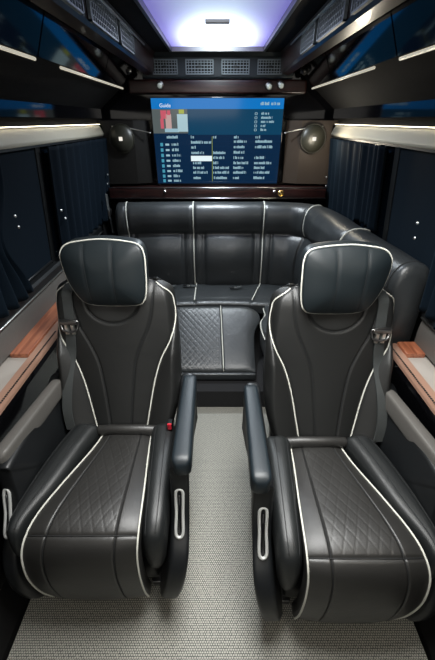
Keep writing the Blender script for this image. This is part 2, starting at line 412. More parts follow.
# flat blinds between the curtains
for s, y0, y1, lab in ((-1, 1.34, 1.76, 'flat navy window blind between the two left curtains'), (1, 1.29, 1.79, 'flat navy window blind between pleated right curtains')):
    t = thing('window_blind', lab, 'blind', (s * .86, y0, .95))
    bm = B(); extrude_profile(bm, [(s * (wx(z) - d) - s * .86, z - .95) for z, d in ((.955, .011), (1.50, .011), (1.50, .015), (.955, .015))], 0, y1 - y0); obj('fabric', bm, CURT, t, False)
    bm = B(); tube(bm, [(s * (wx(.965) - .016) - s * .86, 0, .012), (s * (wx(.965) - .016) - s * .86, y1 - y0, .012)], .006, 8); obj('hem_bar', bm, BLACKP, t)

# ------------------------------------------------------------ side consoles (ledge with wood insert)
def console(s):
    side = 'left' if s < 0 else 'right'
    t = thing('wall_console', 'padded wall console with wood insert running beside the %s captain seat' % side, 'console', (s * .8, 1.2, 0))
    yb = 2.30 if s < 0 else 1.42
    if s > 0: yb = 2.30
    def ex(L, a, b): bm = B(); extrude_profile(bm, [(s * (x - .8), z) for x, z in L], a - 1.2, b - 1.2); return bm
    obj('window_sill', ex([(.862, .885), (.852, .90), (.850, .935), (.858, .948), (.894, .952), (.894, .885)], -.2, 2.60 if s < 0 else 1.27), BLACKP, t, False)
    bm = B(); tube(bm, [(s * .050, -1.4, .898), (s * .050, 1.38 if s < 0 else .06, .898)], .0035, 8); obj('chrome_line', bm, CHROME, t)
    n = 14; arc = [(.872 - .010 * math.sin(PI * .5 * k / n) - .004 * math.sin(PI * k / n), .888 - .118 * (1 - math.cos(PI * .5 * k / n)) ) for k in range(n + 1)]
    ye = 1.27 if s > 0 else 2.25
    o = obj('padded_rail', ex(arc + [(.875, .765), (.895, .765), (.895, .885)], -.2, ye), GREYL, t, False)
    obj('ledge', ex([(.78, .735), (.78, .752), (.895, .752), (.895, .735)], -.2, ye), CREAML, t, False)
    obj('stitched_edge', ex([(.745, .748), (.750, .762), (.782, .764), (.788, .754), (.788, .735), (.745, .735)], -.2, ye), TANL, t, False)
    bm = B()
    for k in range(150):
        y = -.2 + k * .0105
        if y < ye: box(bm, s * (.752 - .8) - .003, s * (.752 - .8) + .003, y - 1.2, y + .006 - 1.2, .7615, .7645)
    obj('stitching', bm, STITCH, t, False, 'row of dark stitches')
    bm = B(); box(bm, *sorted((s * (.787 - .8), s * (.864 - .8))), 1.175 - 1.2, 1.66 - 1.2 if s < 0 else 1.27 - 1.2, .751, .772, .003); obj('wood_insert', bm, WOOD, t, False, 'polished reddish walnut insert')
    obj('lower_panel', ex([(.748, .738), (.752, .70), (.79, .55), (.79, .05), (.806, .05), (.896, .61), (.896, .738)], -.2, ye), GLOSS, t, False)
console(-1); console(1)

# ------------------------------------------------------------ rear bulkhead
# vent panel above television
t = thing('vent_panel', 'grey rear air vent panel with four square louvred vents above the television', 'air vent', (0, 2.86, 1.90))
bm = B(); V = [(-.52, .01, .075), (.52, .01, .075)]
prof = [(.03, -.062), (-.012, -.062), (-.022, -.050), (-.022, .052), (-.045, .075), (.03, .075)]
a = [bm.verts.new((-.50, y, z)) for y, z in prof]; b = [bm.verts.new((.50, y, z)) for y, z in prof]
for k in range(6): bm.faces.new((a[k], a[(k+1) % 6], b[(k+1) % 6], b[k]))
bm.faces.new(a); bm.faces.new(b[::-1]); obj('housing', bm, VENTB, t, False)
for cx in (-.345, -.118, .118, .345):
    bm = B(); hw = .092 if abs(cx) < .2 else .083; hz = .041
    for x0, x1, z0, z1 in ((-hw, hw, hz - .007, hz), (-hw, hw, -hz, -hz + .007), (-hw, -hw + .007, -hz, hz), (hw - .007, hw, -hz, hz)):
        box(bm, cx + x0, cx + x1, -.034, -.022, z0, z1, .001)
    v = obj('vent', bm, GRILL, t, False)
    bm = B(); box(bm, cx - hw + .004, cx + hw - .004, -.0235, -.0222, -hz + .004, hz - .004); obj('vent_back', bm, HOLE, v, False)
    bm = B()
    for k in range(1, 5): z = -hz + 2 * hz * k / 5; box(bm, cx - hw, cx + hw, -.032, -.024, z - .002, z + .002)
    for k in range(1, 9): x = cx - hw + 2 * hw * k / 9; box(bm, x - .0022, x + .0022, -.030, -.024, -hz, hz)
    obj('slats', bm, GRILL, v, False)
    bm = B(); box(bm, cx - .012, cx + .012, -.040, -.030, -.006, .006, .002); obj('vent_knob', bm, BLACKP, v)
# burgundy wood fascia
bm = B(); box(bm, -.60, .60, 2.835, 2.895, 1.755, 1.835, .012); o = tag(obj('wood_fascia', bm, BURG), 'glossy burgundy wood strip between the vents and the television', 'trim panel'); 
# spot lamps
for x, z, y, lab in ((-.385, 1.803, 2.83, 'small round chrome spotlight left under the vents, nearest the television'), (.425, 1.803, 2.83, 'small round chrome spotlight right under the vents, outer of the close pair'), (.345, 1.797, 2.83, 'small round chrome spotlight right under the vents, inner of the close pair'),
                  (-.585, 1.880, 2.80, 'small dark spotlight at the rear end of the left air duct'), (.565, 1.880, 2.80, 'small dark spotlight at the rear end of the right air duct')):
    t = thing('spotlight', lab, 'spotlight', (x, y, z)); ax = (0, -1, -.3)
    bm = B(); cyl(bm, (0, 0, 0), ax, .024, .03, 28, bev=.004); obj('bezel', bm, DARKCHR, t)
    bm = B(); cyl(bm, (0, -.0145, -.0044), ax, .016, .006, 24, bev=.001); obj('lens', bm, PUCK if y > 2.81 else BLACKP, t)
    if y < 2.81: bm = B(); box(bm, -.012, .012, .0, 2.875 - y, -.012, .012); obj('mount', bm, BLACKP, t, False)
# corner panels
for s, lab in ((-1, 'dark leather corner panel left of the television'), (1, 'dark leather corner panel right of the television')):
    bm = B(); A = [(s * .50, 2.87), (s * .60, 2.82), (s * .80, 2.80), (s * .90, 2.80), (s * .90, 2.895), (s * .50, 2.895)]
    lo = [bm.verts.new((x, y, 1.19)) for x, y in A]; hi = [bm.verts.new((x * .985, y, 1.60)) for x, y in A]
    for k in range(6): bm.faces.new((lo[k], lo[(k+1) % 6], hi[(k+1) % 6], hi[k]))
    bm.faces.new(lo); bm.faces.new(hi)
    struct('trim_%d' % (3 if s < 0 else 4), bm, mat('corner_leather', (.006, .0055, .005) if s < 0 else (.035, .026, .020), .5, bump=.15, spec=.2))  # the warm glow on the right panel is painted in as brown
    bm = B(); tube(bm, smoothpath([(s * .735, 2.790, 1.565), (s * .66, 2.787, 1.56), (s * .57, 2.800, 1.545), (s * .47, 2.802, 1.525)], 8), .0035, 8)
    tag(obj('chrome_trim', bm, CHROME), 'thin curved chrome line on the %s corner panel' % ('left' if s < 0 else 'right'), 'trim')
    # round corner lamp
    t = thing('corner_lamp', 'round olive corner lamp with square light on the %s of the television' % ('left' if s < 0 else 'right'), 'lamp', (s * .675, 2.79, 1.49))
    bm = B(); n = 40
    lastr = None; rings = []
    for k in range(9):
        r_ = .088 * math.cos(k / 8 * PI / 2 * .96); d = -.045 * math.sin(k / 8 * PI / 2)
        rings.append([bm.verts.new((r_ * math.cos(2*PI*i/n), d + .01, r_ * math.sin(2*PI*i/n) * 1.05)) for i in range(n)])
    for a, b in zip(rings, rings[1:]):
        for i in range(n): bm.faces.new((a[i], a[(i+1) % n], b[(i+1) % n], b[i]))
    bm.faces.new(rings[0]); bm.faces.new(rings[-1]); obj('shell', bm, OLIVE, t)
    bm = B(); tube(bm, [(.086 * math.cos(2*PI*i/36), -.004, .0903 * math.sin(2*PI*i/36)) for i in range(36)], .003, 8, True); obj('rim', bm, OLIVE, t)
    bm = B(); box(bm, -.012, .012, -.042, -.030, -.012, .012, .002); obj('light', bm, emit('lamp_square', (1, .95, .85), .9), t, True, 'small glowing square light')
    if s > 0:   # the right corner lamp is switched to full
        l = bpy.data.lights.new('corner_lamp_light', 'POINT'); l.energy = 3.0; l.color = (1, .90, .72); l.shadow_soft_size = .04
        lo_ = bpy.data.objects.new('corner_lamp_light', l); COL.objects.link(lo_); lo_.location = (s * .66, 2.58, 1.46)
# shelf below the TV
t = thing('rear_shelf', 'glossy burgundy wood shelf with chrome edge behind the sofa', 'shelf', (0, 2.82, 1.09))
bm = B(); box(bm, -.81, .81, -.09, .075, 0, .082, .012); obj('board', bm, BURG, t)
bm = B(); tube(bm, [(-.81, -.088, .084), (.81, -.088, .084)], .0035, 8); obj('chrome_edge', bm, CHROME, t)
bm = B(); tube(bm, [(-.81, -.094, .012), (.81, -.094, .012)], .0025, 8); obj('chrome_edge', bm, CHROME, t)
for x, lab, m_ in ((.470, 'small round brass emblem on the rear shelf front, right of centre', BRASS),):
    t = thing('emblem', lab, 'emblem', (x, 2.722, 1.135))
    bm = B(); cyl(bm, (0, 0, 0), (0, -1, 0), .024, .010, 28, bev=.003); obj('disc', bm, m_, t)
    bm = B(); tube(bm, [(.019 * math.cos(2*PI*i/24), -.006, .019 * math.sin(2*PI*i/24)) for i in range(24)], .003, 6, True); obj('ring', bm, BRASS, t)
for x, lab in ((-.39, 'small round metal knob on the rear shelf under the left of the television'), (.42, 'small round metal knob on the rear shelf beside the brass emblem')):
    t = thing('shelf_knob', lab, 'knob', (x, 2.722, 1.15))
    bm = B(); cyl(bm, (0, 0, 0), (0, -1, 0), .010, .014, 20, bev=.002); obj('cap', bm, CHROME, t)
    bm = B(); cyl(bm, (0, -.008, 0), (0, -1, 0), .005, .004, 12); obj('centre', bm, BLACKP, t)

# ------------------------------------------------------------ television
t = thing('television', 'large flat television showing a blue channel guide', 'television', (0, 2.835, 1.46)); t.rotation_euler = (math.radians(3), 0, 0)
hw, hh = .452, .270
bm = B(); box(bm, -hw - .008, hw + .008, -.012, .018, -hh - .016, hh + .008, .004); obj('bezel', bm, GLOSS, t)
bm = B(); box(bm, -.15, .15, .016, .045, -.12, .12, .004); obj('wall_mount', bm, BLACKP, t)
SM = [emit('screen_navy', (.0020, .018, .052)), emit('screen_bar', (.003, .17, .52)), emit('screen_text', (.30, .48, .56)), emit('screen_white', (.80, .92, .95)),
      emit('screen_teal', (.003, .048, .105)), emit('screen_icon', (.06, .30, .42)), emit('screen_pink', (.55, .10, .14)), emit('screen_skin', (.50, .34, .32)),
      emit('screen_grey', (.09, .11, .11)), emit('screen_yellow', (.35, .40, .06)), emit('screen_cell', (.0035, .028, .082)), emit('screen_paper', (.38, .55, .60))]
bm = B()
def R(u0, v0, u1, v1, mi, lay=1):
    """rectangle in screen units: u 0..1 from left, v 0..1 from top"""
    x0, x1 = -hw + 2*hw*u0, -hw + 2*hw*u1; z1, z0 = hh - 2*hh*v0, hh - 2*hh*v1; y = -.0125 - lay * .0003
    f = bm.faces.new([bm.verts.new(p) for p in ((x0, y, z0), (x1, y, z0), (x1, y, z1), (x0, y, z1))]); f.material_index = mi
R(0, 0, 1, 1, 0, 0); R(0, 0, 1, .115, 1); R(.27, .115, 1, .40, 4)
R(.0, .115, .27, .385, 8, 1)
R(.065, .13, .11, .22, 6, 2); R(.10, .17, .145, .34, 7, 2); R(.06, .22, .085, .33, 6, 3); R(.115, .13, .14, .18, 6, 3); R(.09, .33, .20, .37, 2, 3)
R(.19, .17, .27, .365, 11, 3); R(.205, .12, .245, .165, 9, 4)
rnd = random.Random(3)
def glyphs(u, v, length, h=.026, mi=2, lay=2):
    """a short run of unreadable letter-like strokes, as on the photographed screen"""
    e = u + length
    while u < e:
        wd = rnd.uniform(.004, .008); y0 = v - h * rnd.choice((.5, .5, .8)); R(u, y0, min(u + wd, e), v + h * .5, mi, lay)
        u += wd + rnd.choice((.0015, .0015, .002, .008))
for k, (v) in enumerate((.455, .515, .580, .645, .710, .775, .840, .905, .965)):
    if k: 
        for a in range(6):
            an = a * PI / 3
        R(.045, v - .020, .066, v + .020, 5); R(.085, v - .012, .115, v + .012, 2); glyphs(.135, v, rnd.uniform(.05, .075))
glyphs(.10, .43, .09)
cells = [(.290, .43, .03), (.290, .49, .16), (.290, .55, .035), (.290, .615, .10), (.30, .74, .07), (.30, .80, .09), (.30, .86, .12), (.30, .93, .06),
         (.465, .43, .025), (.465, .615, .10), (.465, .675, .09), (.465, .74, .04), (.465, .80, .13), (.465, .86, .13), (.47, .93, .11),
         (.63, .43, .035), (.63, .48, .10), (.63, .545, .085), (.63, .61, .09), (.63, .675, .08), (.63, .74, .12), (.63, .80, .085), (.63, .86, .11), (.63, .93, .05),
         (.80, .43, .035), (.80, .48, .14), (.80, .545, .14), (.80, .675, .085), (.80, .74, .14), (.80, .80, .09), (.80, .86, .13), (.80, .93, .09)]
for u, v, l in cells: glyphs(u, v, l)
R(.285, .650, .455, .715, 3, 3); R(.456, .42, .459, .97, 9, 2)
for k in range(1, 9): R(.27, .455 + k * .0625 - .0015 - .04, 1, .455 + k * .0625 - .04, 10, 1)
for k, l in enumerate((.06, .085, .10, .035, .045)):
    v = .165 + k * .045; glyphs(.835, v, l, .022)
    x0, z0 = .795, v
    R(x0 - .008, v - .014, x0 + .008, v - .009, 2, 2); R(x0 - .008, v + .009, x0 + .008, v + .014, 2, 2); R(x0 - .010, v - .010, x0 - .006, v + .010, 2, 2); R(x0 + .006, v - .010, x0 + .010, v + .010, 2, 2)
glyphs(.825, .06, .065, .026); glyphs(.905, .06, .065, .026)
obj('screen', bm, SM, t, False)
cu = bpy.data.curves.new('screen_title', 'FONT'); cu.body = 'Guide'; cu.size = .032; cu.extrude = .0002; cu.materials.append(SM[3])
tmp = bpy.data.objects.new('screen_title', cu); COL.objects.link(tmp); bpy.context.view_layer.update()
me = bpy.data.meshes.new_from_object(tmp); bpy.data.objects.remove(tmp)
o = bpy.data.objects.new('screen_title', me); COL.objects.link(o); o.parent = t; o.location = (-hw + .055, -.0138, hh - .052); o.rotation_euler = (PI / 2, 0, 0)

# ------------------------------------------------------------ rear wraparound sofa
sofa = thing('rear_sofa', 'black leather wraparound rear sofa with white piping curving along right wall', 'sofa', (0, 2.2, 0))
SO = Vector((0, 2.2, 0))
path = smoothpath([(-.74, 2.68, 0), (-.40, 2.70, 0), (0, 2.70, 0), (.36, 2.70, 0), (.60, 2.66, 0), (.755, 2.54, 0), (.820, 2.28, 0), (.834, 1.95, 0), (.850, 1.66, 0), (.864, 1.29, 0)], 16)
acc = [0]
for a, b in zip(path, path[1:]): acc.append(acc[-1] + (b - a).length)
TOT = acc[-1]
def on_path(d):
    d = max(0, min(TOT, d))
    for i in range(len(acc) - 1):
        if acc[i + 1] >= d: break
    q = (d - acc[i]) / (acc[i+1] - acc[i]); p = path[i].lerp(path[i+1], q)
    j0 = max(0, i - 6); j1 = min(len(path) - 1, i + 7); tg = (path[j1] - path[j0]).normalized()
    return p, Vector((tg.y, -tg.x, 0))       # inward normal
def d_at_x(x): return min((abs(path[i].x - x), acc[i]) for i in range(len(path)) if path[i].y > 2.4)[1]
PIP = [d_at_x(-.655), d_at_x(-.166), d_at_x(.345), d_at_x(.80) , TOT - .57]
PIP[3] = d_at_x(.60) + .20
SOFT = [d_at_x(-.62), d_at_x(-.24), d_at_x(-.10), d_at_x(.28), d_at_x(.42)]
def hb(d): return 1.095 + .02 * max(0, (d - 1.5) / (TOT - 1.5)) 
# section: (param, offset from outer line, height fraction)
SEC = [(0, .03, .42), (.06, .004, .56), (.14, .002, .80), (.22, .004, .93), (.30, .022, .985), (.38, .08, 1.0), (.46, .132, .985), (.52, .162, .94), (.58, .166, .87), (.64, .152, .825), (.67, .135, .805), (.70, .150, .785), (.78, .185, .70), (.88, .195, .58), (1.0, .17, .43)]
def sofapt(d, s, raise_=0):
    off, hf = interp(SEC, s); off *= 1 + .24 * math.exp(-((d - 1.95) / .42) ** 2) - .10 * max(0, 1 - (TOT - d) / .3); p, n = on_path(d); z = hb(d) * hf
    g = 0
    if s > .30:
        for q in PIP: g -= .010 * gs(d - q, .012)
        if s > .66:
            for q in SOFT: g -= .009 * gs(d - q, .010)
            for q0, q1 in ((SOFT[0], SOFT[1]), (SOFT[2], SOFT[3]), (SOFT[4], PIP[3])):
                if q0 < d < q1: g += .022 * math.sin(PI * (d - q0) / (q1 - q0)) ** .5 * math.sin(PI * min(1, (s - .66) / .34)) ** .6
        g += .0035 * math.sin(d * 21 + 3 * s) * gs(s - .6, .25)
    e = min(d, TOT - d)     # rounded ends
    shr = 1 if e > .03 else .88 + .12 * math.sqrt(max(0, 1 - (1 - e / .03) ** 2))
    zc = .75; return p + n * ((off + g + raise_ - .08) * shr + .08) + Vector((0, 0, z if z < zc else zc + (z - zc) * shr))
bm = B(); ND = 260; NS = 60
rows = [[bm.verts.new(sofapt(TOT * i / ND, j / NS) - SO) for j in range(NS + 1)] for i in range(ND + 1)]
for a, b in zip(rows, rows[1:]):
    for j in range(NS): bm.faces.new((a[j], a[j+1], b[j+1], b[j]))
    bm.faces.new((a[NS], a[0], b[0], b[NS]))
bm.faces.new(rows[0]); bm.faces.new(rows[-1])
obj('backrest', bm, SOFAL, sofa)
for q, s0, s1 in ((PIP[0], .24, 1), (PIP[1], .24, 1), (PIP[2], .24, 1), (PIP[3], .22, .66), (PIP[4], .22, .60)):
    bm = B(); tube(bm, [sofapt(q, s0 + (s1 - s0) * k / 40, .005) - SO for k in range(41)], .0042, 8); obj('backrest_piping', bm, PIPING, sofa, True, 'white piping')
# dark crease under the head roll
bm = B(); tube(bm, [sofapt(TOT * k / 200, .675, -.002) - SO for k in range(2, 199)], .0022, 6); obj('seam', bm, STITCH, sofa)
# arm end face seam loop
bm = B(); tube(bm, [sofapt(TOT - .045, .18 + .52 * k / 40, .002) - SO for k in range(41)], .0022, 6); obj('seam', bm, STITCH, sofa)
# arm base down to floor
bm = B(); box(bm, .67, .79, 1.40 - 2.2, 2.3 - 2.2, .0, .46, .012); box(bm, -.73, .79, 2.45 - 2.2, 2.68 - 2.2, 0, .47, .01); obj('base', bm, BLACKP, sofa)

# seat: outline in plan
def seat_pad(name, outline, z0, z1, mt, groove=None):
    bm = B(); c = starpad(bm, outline, z1 - z0, .012, lambda a, b, h: Vector((a, b, (z0 + z1) / 2 + h)) - SO, groove); return obj(name, bm, mt, sofa)
def sg(x, y, r):
    g = -.006 * gs(y - 2.285, .006) - .006 * gs(x + .165 , .006)
    g -= .006 * gs((x - .27) - (y - 2.2) * .30, .006)
    return g
# main cushion: a block with rounded front
bm = B()
def mf(u, t_):
    x = -.70 + 1.30 * u; s = t_
    yf = 2.19 + .02 * math.cos(x * 5)
    if s < .6: y = 2.56 - (2.56 - yf - .03) * s / .6; z = .492 + .010 * math.sin(PI * s / .6)
    else:
        q = (s - .6) / .4; y = yf + .03 - .03 * math.sin(min(1, q * 2) * PI / 2); z = .492 - .02 * (1 - math.cos(min(1, q * 2) * PI / 2)) - max(0, q - .5) * .12
    for c0 in (-.165, .345):
        dd = x - c0 - (y - 2.55) * (0.0 if c0 < 0 else .30); z -= .006 * gs(dd, .009)
    z -= .005 * gs(y - 2.27, .007); z += .003 * math.sin(x * 24) * math.sin(PI * min(1, s / .6))
    return Vector((x, y, z)) - SO
gridpad(bm, 140, 40, mf, lambda u, t_: Vector((-.70 + 1.30 * u, 2.56 - .33 * t_, .38)) - SO); obj('seat_cushion', bm, SOFAL, sofa)
for c0, k_ in ((-.165, 0), (.345, .30)):
    bm = B(); tube(bm, [(c0 + (y - 2.55) * k_, y - 2.2, .501 + (0.006 if y < 2.45 else 0)) for y in [2.54 - .32 * i / 12 for i in range(13)]], .0040, 8); obj('seat_piping', bm, PIPING, sofa, True, 'white piping')
# front flap: sloping quilted panel
def flap(u, t_, back=False):
    xl = -.335; y = 2.205 - .42 * t_; z = .462 - .262 * t_
    xr = interp([(0, .20), (.06, .262), (.14, .292), (.24, .296), (.36, .265), (.5, .250), (1, .248)], t_)
    x = xl + (xr - xl) * u; n = Vector((0, -.53, .85)); h = .016 * (1 - abs(2 * u - 1) ** 10) * (1 - abs(2 * t_ - 1) ** 14)
    if x < .225:
        a = (x + t_ * .42) * PI / .038; b = (x - t_ * .42) * PI / .038
        h -= .0012 * (gs(math.sin(a), .25) + gs(math.sin(b), .25)) * (1 if x < .012 else .2)
    h -= .006 * gs(x - .022 - .018 * t_, .006)
    if back: h = -.05
    return Vector((x, y, z)) + n * h - SO
bm = B(); gridpad(bm, 170, 130, flap, lambda u, t_: flap(u, t_, True)); obj('front_flap', bm, SOFAL, sofa)
bm = B(); tube(bm, [flap((.335 + .022 + .018 * k / 20) / ((interp([(0, .20), (.06, .262), (.14, .292), (.24, .296), (.36, .265), (.5, .250), (1, .248)], k / 20)) + .335), k / 20) + Vector((0, -.001, .008)) for k in range(21)], .0035, 8); obj('flap_piping', bm, PIPING, sofa, True, 'white piping')
bm = B(); box(bm, -.335, .25, 1.765 - 2.2, 1.80 - 2.2, .145, .195, .012); obj('flap_lip', bm, SOFAL, sofa)
# side bench right of the flap, along the right wall
bench = [(.345, 1.50), (.32, 1.62), (.285, 1.82), (.285, 1.98), (.325, 2.08), (.33, 2.20), (.40, 2.27), (.60, 2.30), (.70, 2.25), (.705, 1.9), (.70, 1.52), (.60, 1.46), (.45, 1.46)]
seat_pad('side_bench_cushion', bench, .30, .475, SOFAL)
bm = B(); O = smoothpath([(x, y, .455) for x, y in bench], 8, True); tube(bm, [p - SO for p in O], .0035, 8, True); obj('bench_piping', bm, PIPING, sofa, True, 'white piping')
bm = B(); box(bm, .34, .70, 1.52 - 2.2, 2.25 - 2.2, 0, .31, .01); obj('bench_base', bm, BLACKP, sofa)
bm = B(); box(bm, -.55, .56, 1.67 - 2.2, 2.44 - 2.2, 0, .135, .004); obj('plinth', bm, CARPETB, sofa, False)
# buckles lying on the sofa seat
for (x, y, a) in ((.120, 2.40, .3), (-.235, 2.44, -.2), (-.39, 2.42, .2)):
    bk = thing('belt_buckle', {.3: 'metal seat belt buckle lying on the sofa seat, right of centre', -.2: 'metal seat belt buckle on the sofa seat beside the left white piping', .2: 'metal seat belt buckle on the sofa seat behind the left captain seat'}[a], 'seat belt buckle', (x, y, .516))
    bk.rotation_euler = (0, 0, a)
    bm = B(); box(bm, -.028, .004, -.011, .011, 0, .011, .003); obj('buckle', bm, BLACKP, bk)
    bm = B(); box(bm, .002, .024, -.010, .010, .003, .008, .001); obj('tongue', bm, CHROME, bk)
    bm = B(); ribbon(bm, [(.022, 0, .006), (.05, .005, .004), (.075, .012, .003)], .020, .002, (0, 1, 0)); obj('strap', bm, WEB, bk)
# grey strap bag hanging at left end of sofa
t = thing('seat_belt', 'grey seat belt strap hanging at the left end of the sofa', 'seat belt', (-.775, 2.60, .95))
bm = B(); ribbon(bm, smoothpath([(-.02, .02, .20), (-.015, 0, .12), (.0, -.03, .03), (.01, -.05, -.06)], 6), .045, .004, (0, 1, 0)); obj('strap', bm, WEB, t)
bm = B(); box(bm, -.012, .004, -.045, .01, .06, .10, .003); obj('buckle', bm, DARKCHR, t)

# ------------------------------------------------------------ captain seats
SX = -.42
def build_seat():
    root = thing('captain_seat', 'black leather captain seat left of the aisle', 'seat', (SX, .80, 0)); O0 = Vector((SX, .80, 0))
    # central cushion and leg rest: one pad that bends down at the front
    PR = [(0, 1.035, .455), (.12, .96, .468), (.25, .86, .482), (.38, .76, .492), (.48, .68, .497), (.55, .625, .493), (.60, .590, .478), (.65, .568, .450), (.72, .553, .40), (.82, .545, .32), (.92, .552, .215), (1.0, .572, .128)]
    WL = [(0, -.485), (.15, -.503), (.35, -.552), (.50, -.590), (.60, -.608), (.70, -.618), (.85, -.616), (1, -.588)]
    WR = [(0, -.280), (.15, -.272), (.35, -.257), (.50, -.248), (.60, -.246), (.70, -.248), (.85, -.246), (1, -.243)]
    def nrm(t_):
        a = interp(PR, max(0, t_ - .01)); b = interp(PR, min(1, t_ + .01)); d = Vector((0, b[0] - a[0], b[1] - a[1])).normalized()
        return Vector((0, d.z, -d.y))
    def cush(u, t_, back=False, lift=0):
        y, z = interp(PR, t_); xl = interp(WL, t_); xr = interp(WR, t_); x = xl + (xr - xl) * u; n = nrm(t_); c = 2 * u - 1
        if back: return Vector((x * 1, y, z)) - n * (.07 - .03 * abs(c) ** 6) - O0
        h = .020 * (1 - abs(c) ** 3) * (1 if t_ < .9 else math.sqrt(max(0, 1 - ((t_ - .9) / .1) ** 2)))
        if t_ < .03: h -= .02 * (1 - t_ / .03) ** 2
        h -= .010 * max(0, (abs(c) - .96) / .04) ** 2
        ax = abs(c)
        h -= .0045 * gs(ax - .60, .018)
        h -= .0045 * gs(t_ - .590, .006)
        if ax < .58 and t_ < .585:
            L = t_ * .80; X = c * .5 * (xr - xl)
            a = (X + L * .55) * PI / .036; b = (X - L * .55) * PI / .036
            h -= .0005 * (gs(math.sin(a), .25) + gs(math.sin(b), .25))
        return Vector((x, y, z)) + n * (h + lift) - O0
    bm = B(); gridpad(bm, 150, 210, cush, lambda u, t_: cush(u, t_, True)); obj('seat_cushion', bm, LEATHER, root)
    for sg_ in (-1, 1):
        bm = B(); tube(bm, [cush(.5 + sg_ * .49, .015 + .975 * k / 60, False, .004) for k in range(61)], .0032, 8); obj('cushion_piping', bm, PIPING, root, True, 'white piping')
        bm = B(); tube(bm, [cush(.5 + sg_ * .30, .03 + .93 * k / 60, False, .0022) for k in range(61)], .0016, 6); obj('cushion_seam', bm, STITCH, root)
    bm = B(); tube(bm, [cush(.02 + .96 * k / 30, .590, False, .0022) for k in range(31)], .0016, 6); obj('cushion_seam', bm, STITCH, root)
    # rear tuck roll between cushion and backrest
    bm = B(); tube(bm, smoothpath([(-.50 - SX, 1.035 - .8, .475), (-.44 - SX, 1.028 - .8, .487), (-.38 - SX, 1.025 - .8, .490), (-.32 - SX, 1.028 - .8, .487), (-.26 - SX, 1.035 - .8, .475)], 6), (.020, .024), 14); obj('rear_roll', bm, GREYL if False else LEATHER, root)
    # side bolsters of the cushion
    def bolster(tab, nme):
        bm = B(); n = 28; rings = []
        for k in range(61):
            t_ = k / 60; x, y, z, rx, rz = interp(tab, t_); e = min(t_, 1 - t_); f = 1 if e > .08 else math.sqrt(max(.02, 1 - (1 - e / .08) ** 2))
            ring = []
            for i in range(n):
                a = 2 * PI * i / n; ca, sa = math.cos(a), math.sin(a)
                px = rx * f * (abs(ca) ** .75) * (1 if ca > 0 else -1); pz = rz * f * (abs(sa) ** .75) * (1 if sa > 0 else -1)
                dd = 0
                if sa > .1: dd = -.004 * gs(ca - .15, .12) - .004 * gs(ca + .55, .12)
                ring.append(bm.verts.new(Vector((x + px, y, z + pz + dd)) - O0))
            rings.append(ring)
        for a, b in zip(rings, rings[1:]):
            for i in range(n): bm.faces.new((a[i], a[(i+1) % n], b[(i+1) % n], b[i]))
        bm.faces.new(rings[0]); bm.faces.new(rings[-1]); o = obj(nme, bm, LEATHER2, root)
        bm = B()
        for cq in (.15, -.55):
            P_ = []
            for k in range(4, 57):
                x, y, z, rx, rz = interp(tab, k / 60); sa = math.sqrt(1 - cq * cq)
                P_.append(Vector((x + rx * (abs(cq) ** .75) * (1 if cq > 0 else -1), y, z + rz * sa ** .75 - .002)) - O0)
            tube(bm, P_, .0015, 5)
        obj('bolster_seam', bm, STITCH, o)
    bolster([(0, -.548, 1.06, .46, .058, .055), (.3, -.585, .93, .458, .060, .058), (.6, -.622, .77, .445, .056, .066), (.85, -.652, .645, .425, .036, .075), (1, -.652, .585, .405, .022, .075)], 'cushion_bolster')
    bolster([(0, -.225, 1.06, .46, .056, .055), (.3, -.220, .93, .458, .050, .060), (.6, -.212, .77, .445, .046, .068), (.85, -.208, .645, .420, .042, .075), (1, -.208, .575, .36, .034, .10)], 'cushion_bolster')
    # backrest
    ZB, ZT = .44, 1.055
    def by(z): return 1.055 + (z - .45) * .34 + .02 * math.sin(PI * (z - .45) / .6)        # front surface line, leaning away
    HWt = [(0, .205), (.08, .225), (.25, .252), (.5, .258), (.75, .250), (.88, .244), (.95, .228), (1, .175)]
    PWo = [(0, .102), (.15, .122), (.35, .150), (.50, .182), (.62, .222), (.72, .243), (.84, .242), (.93, .224), (1, .160)]      # piping half width, aisle/outer
    SWo = [(0, .040), (.15, .048), (.35, .062), (.5, .078), (.62, .108), (.72, .138), (.85, .158), (1, .165)]
    CX = lambda t_: -.412 - .010 * t_
    def back(u, t_, bk=False, lift=0, absx=None):
        z = ZB + (ZT - ZB) * t_; hw_ = interp(HWt, t_); c = 2 * u - 1; ofs = hw_ * c
        if absx is not None: ofs = absx
        c = max(-1, min(1, ofs / hw_)); x = CX(t_) + ofs; ax = abs(ofs); pw = interp(PWo, t_); sw = interp(SWo, t_)
        top = math.sqrt(max(0, 1 - max(0, (t_ - .88) / .12) ** 2)); y = by(z)
        if bk: return Vector((x, y + .10 * (1 - .4 * abs(c) ** 4) * (.4 + .6 * top) + .01, z)) - O0
        h = .018 * (1 - (ax / max(pw, .01)) ** 2) if ax < pw else 0
        if ax > pw: q = (ax - pw) / max(.03, hw_ - pw); h += .040 * math.sin(min(1, q) * PI * .62) * (1 if t_ < .55 else max(0, 1 - (t_ - .55) / .2))
        h -= .055 * max(0, (abs(c) - .86) / .14) ** 2
        h = h * (.3 + .7 * top) - .045 * (1 - top)
        h -= .006 * gs(ax - pw, .006) + .0045 * gs(ax - sw, .005)
        # U-shaped yoke seam under the headrest
        if t_ > .70:
            r_ = math.hypot(ofs / .105, (z - .985) / .085)
            if z < 1.0: h -= .005 * gs((r_ - 1) * .09, .005)
            if r_ < 1: h -= .010 * (1 - r_)
        return Vector((x, y - h - lift, z)) - O0
    bm = B(); gridpad(bm, 150, 150, back, lambda u, t_: back(u, t_, True)); obj('backrest', bm, LEATHERB, root)
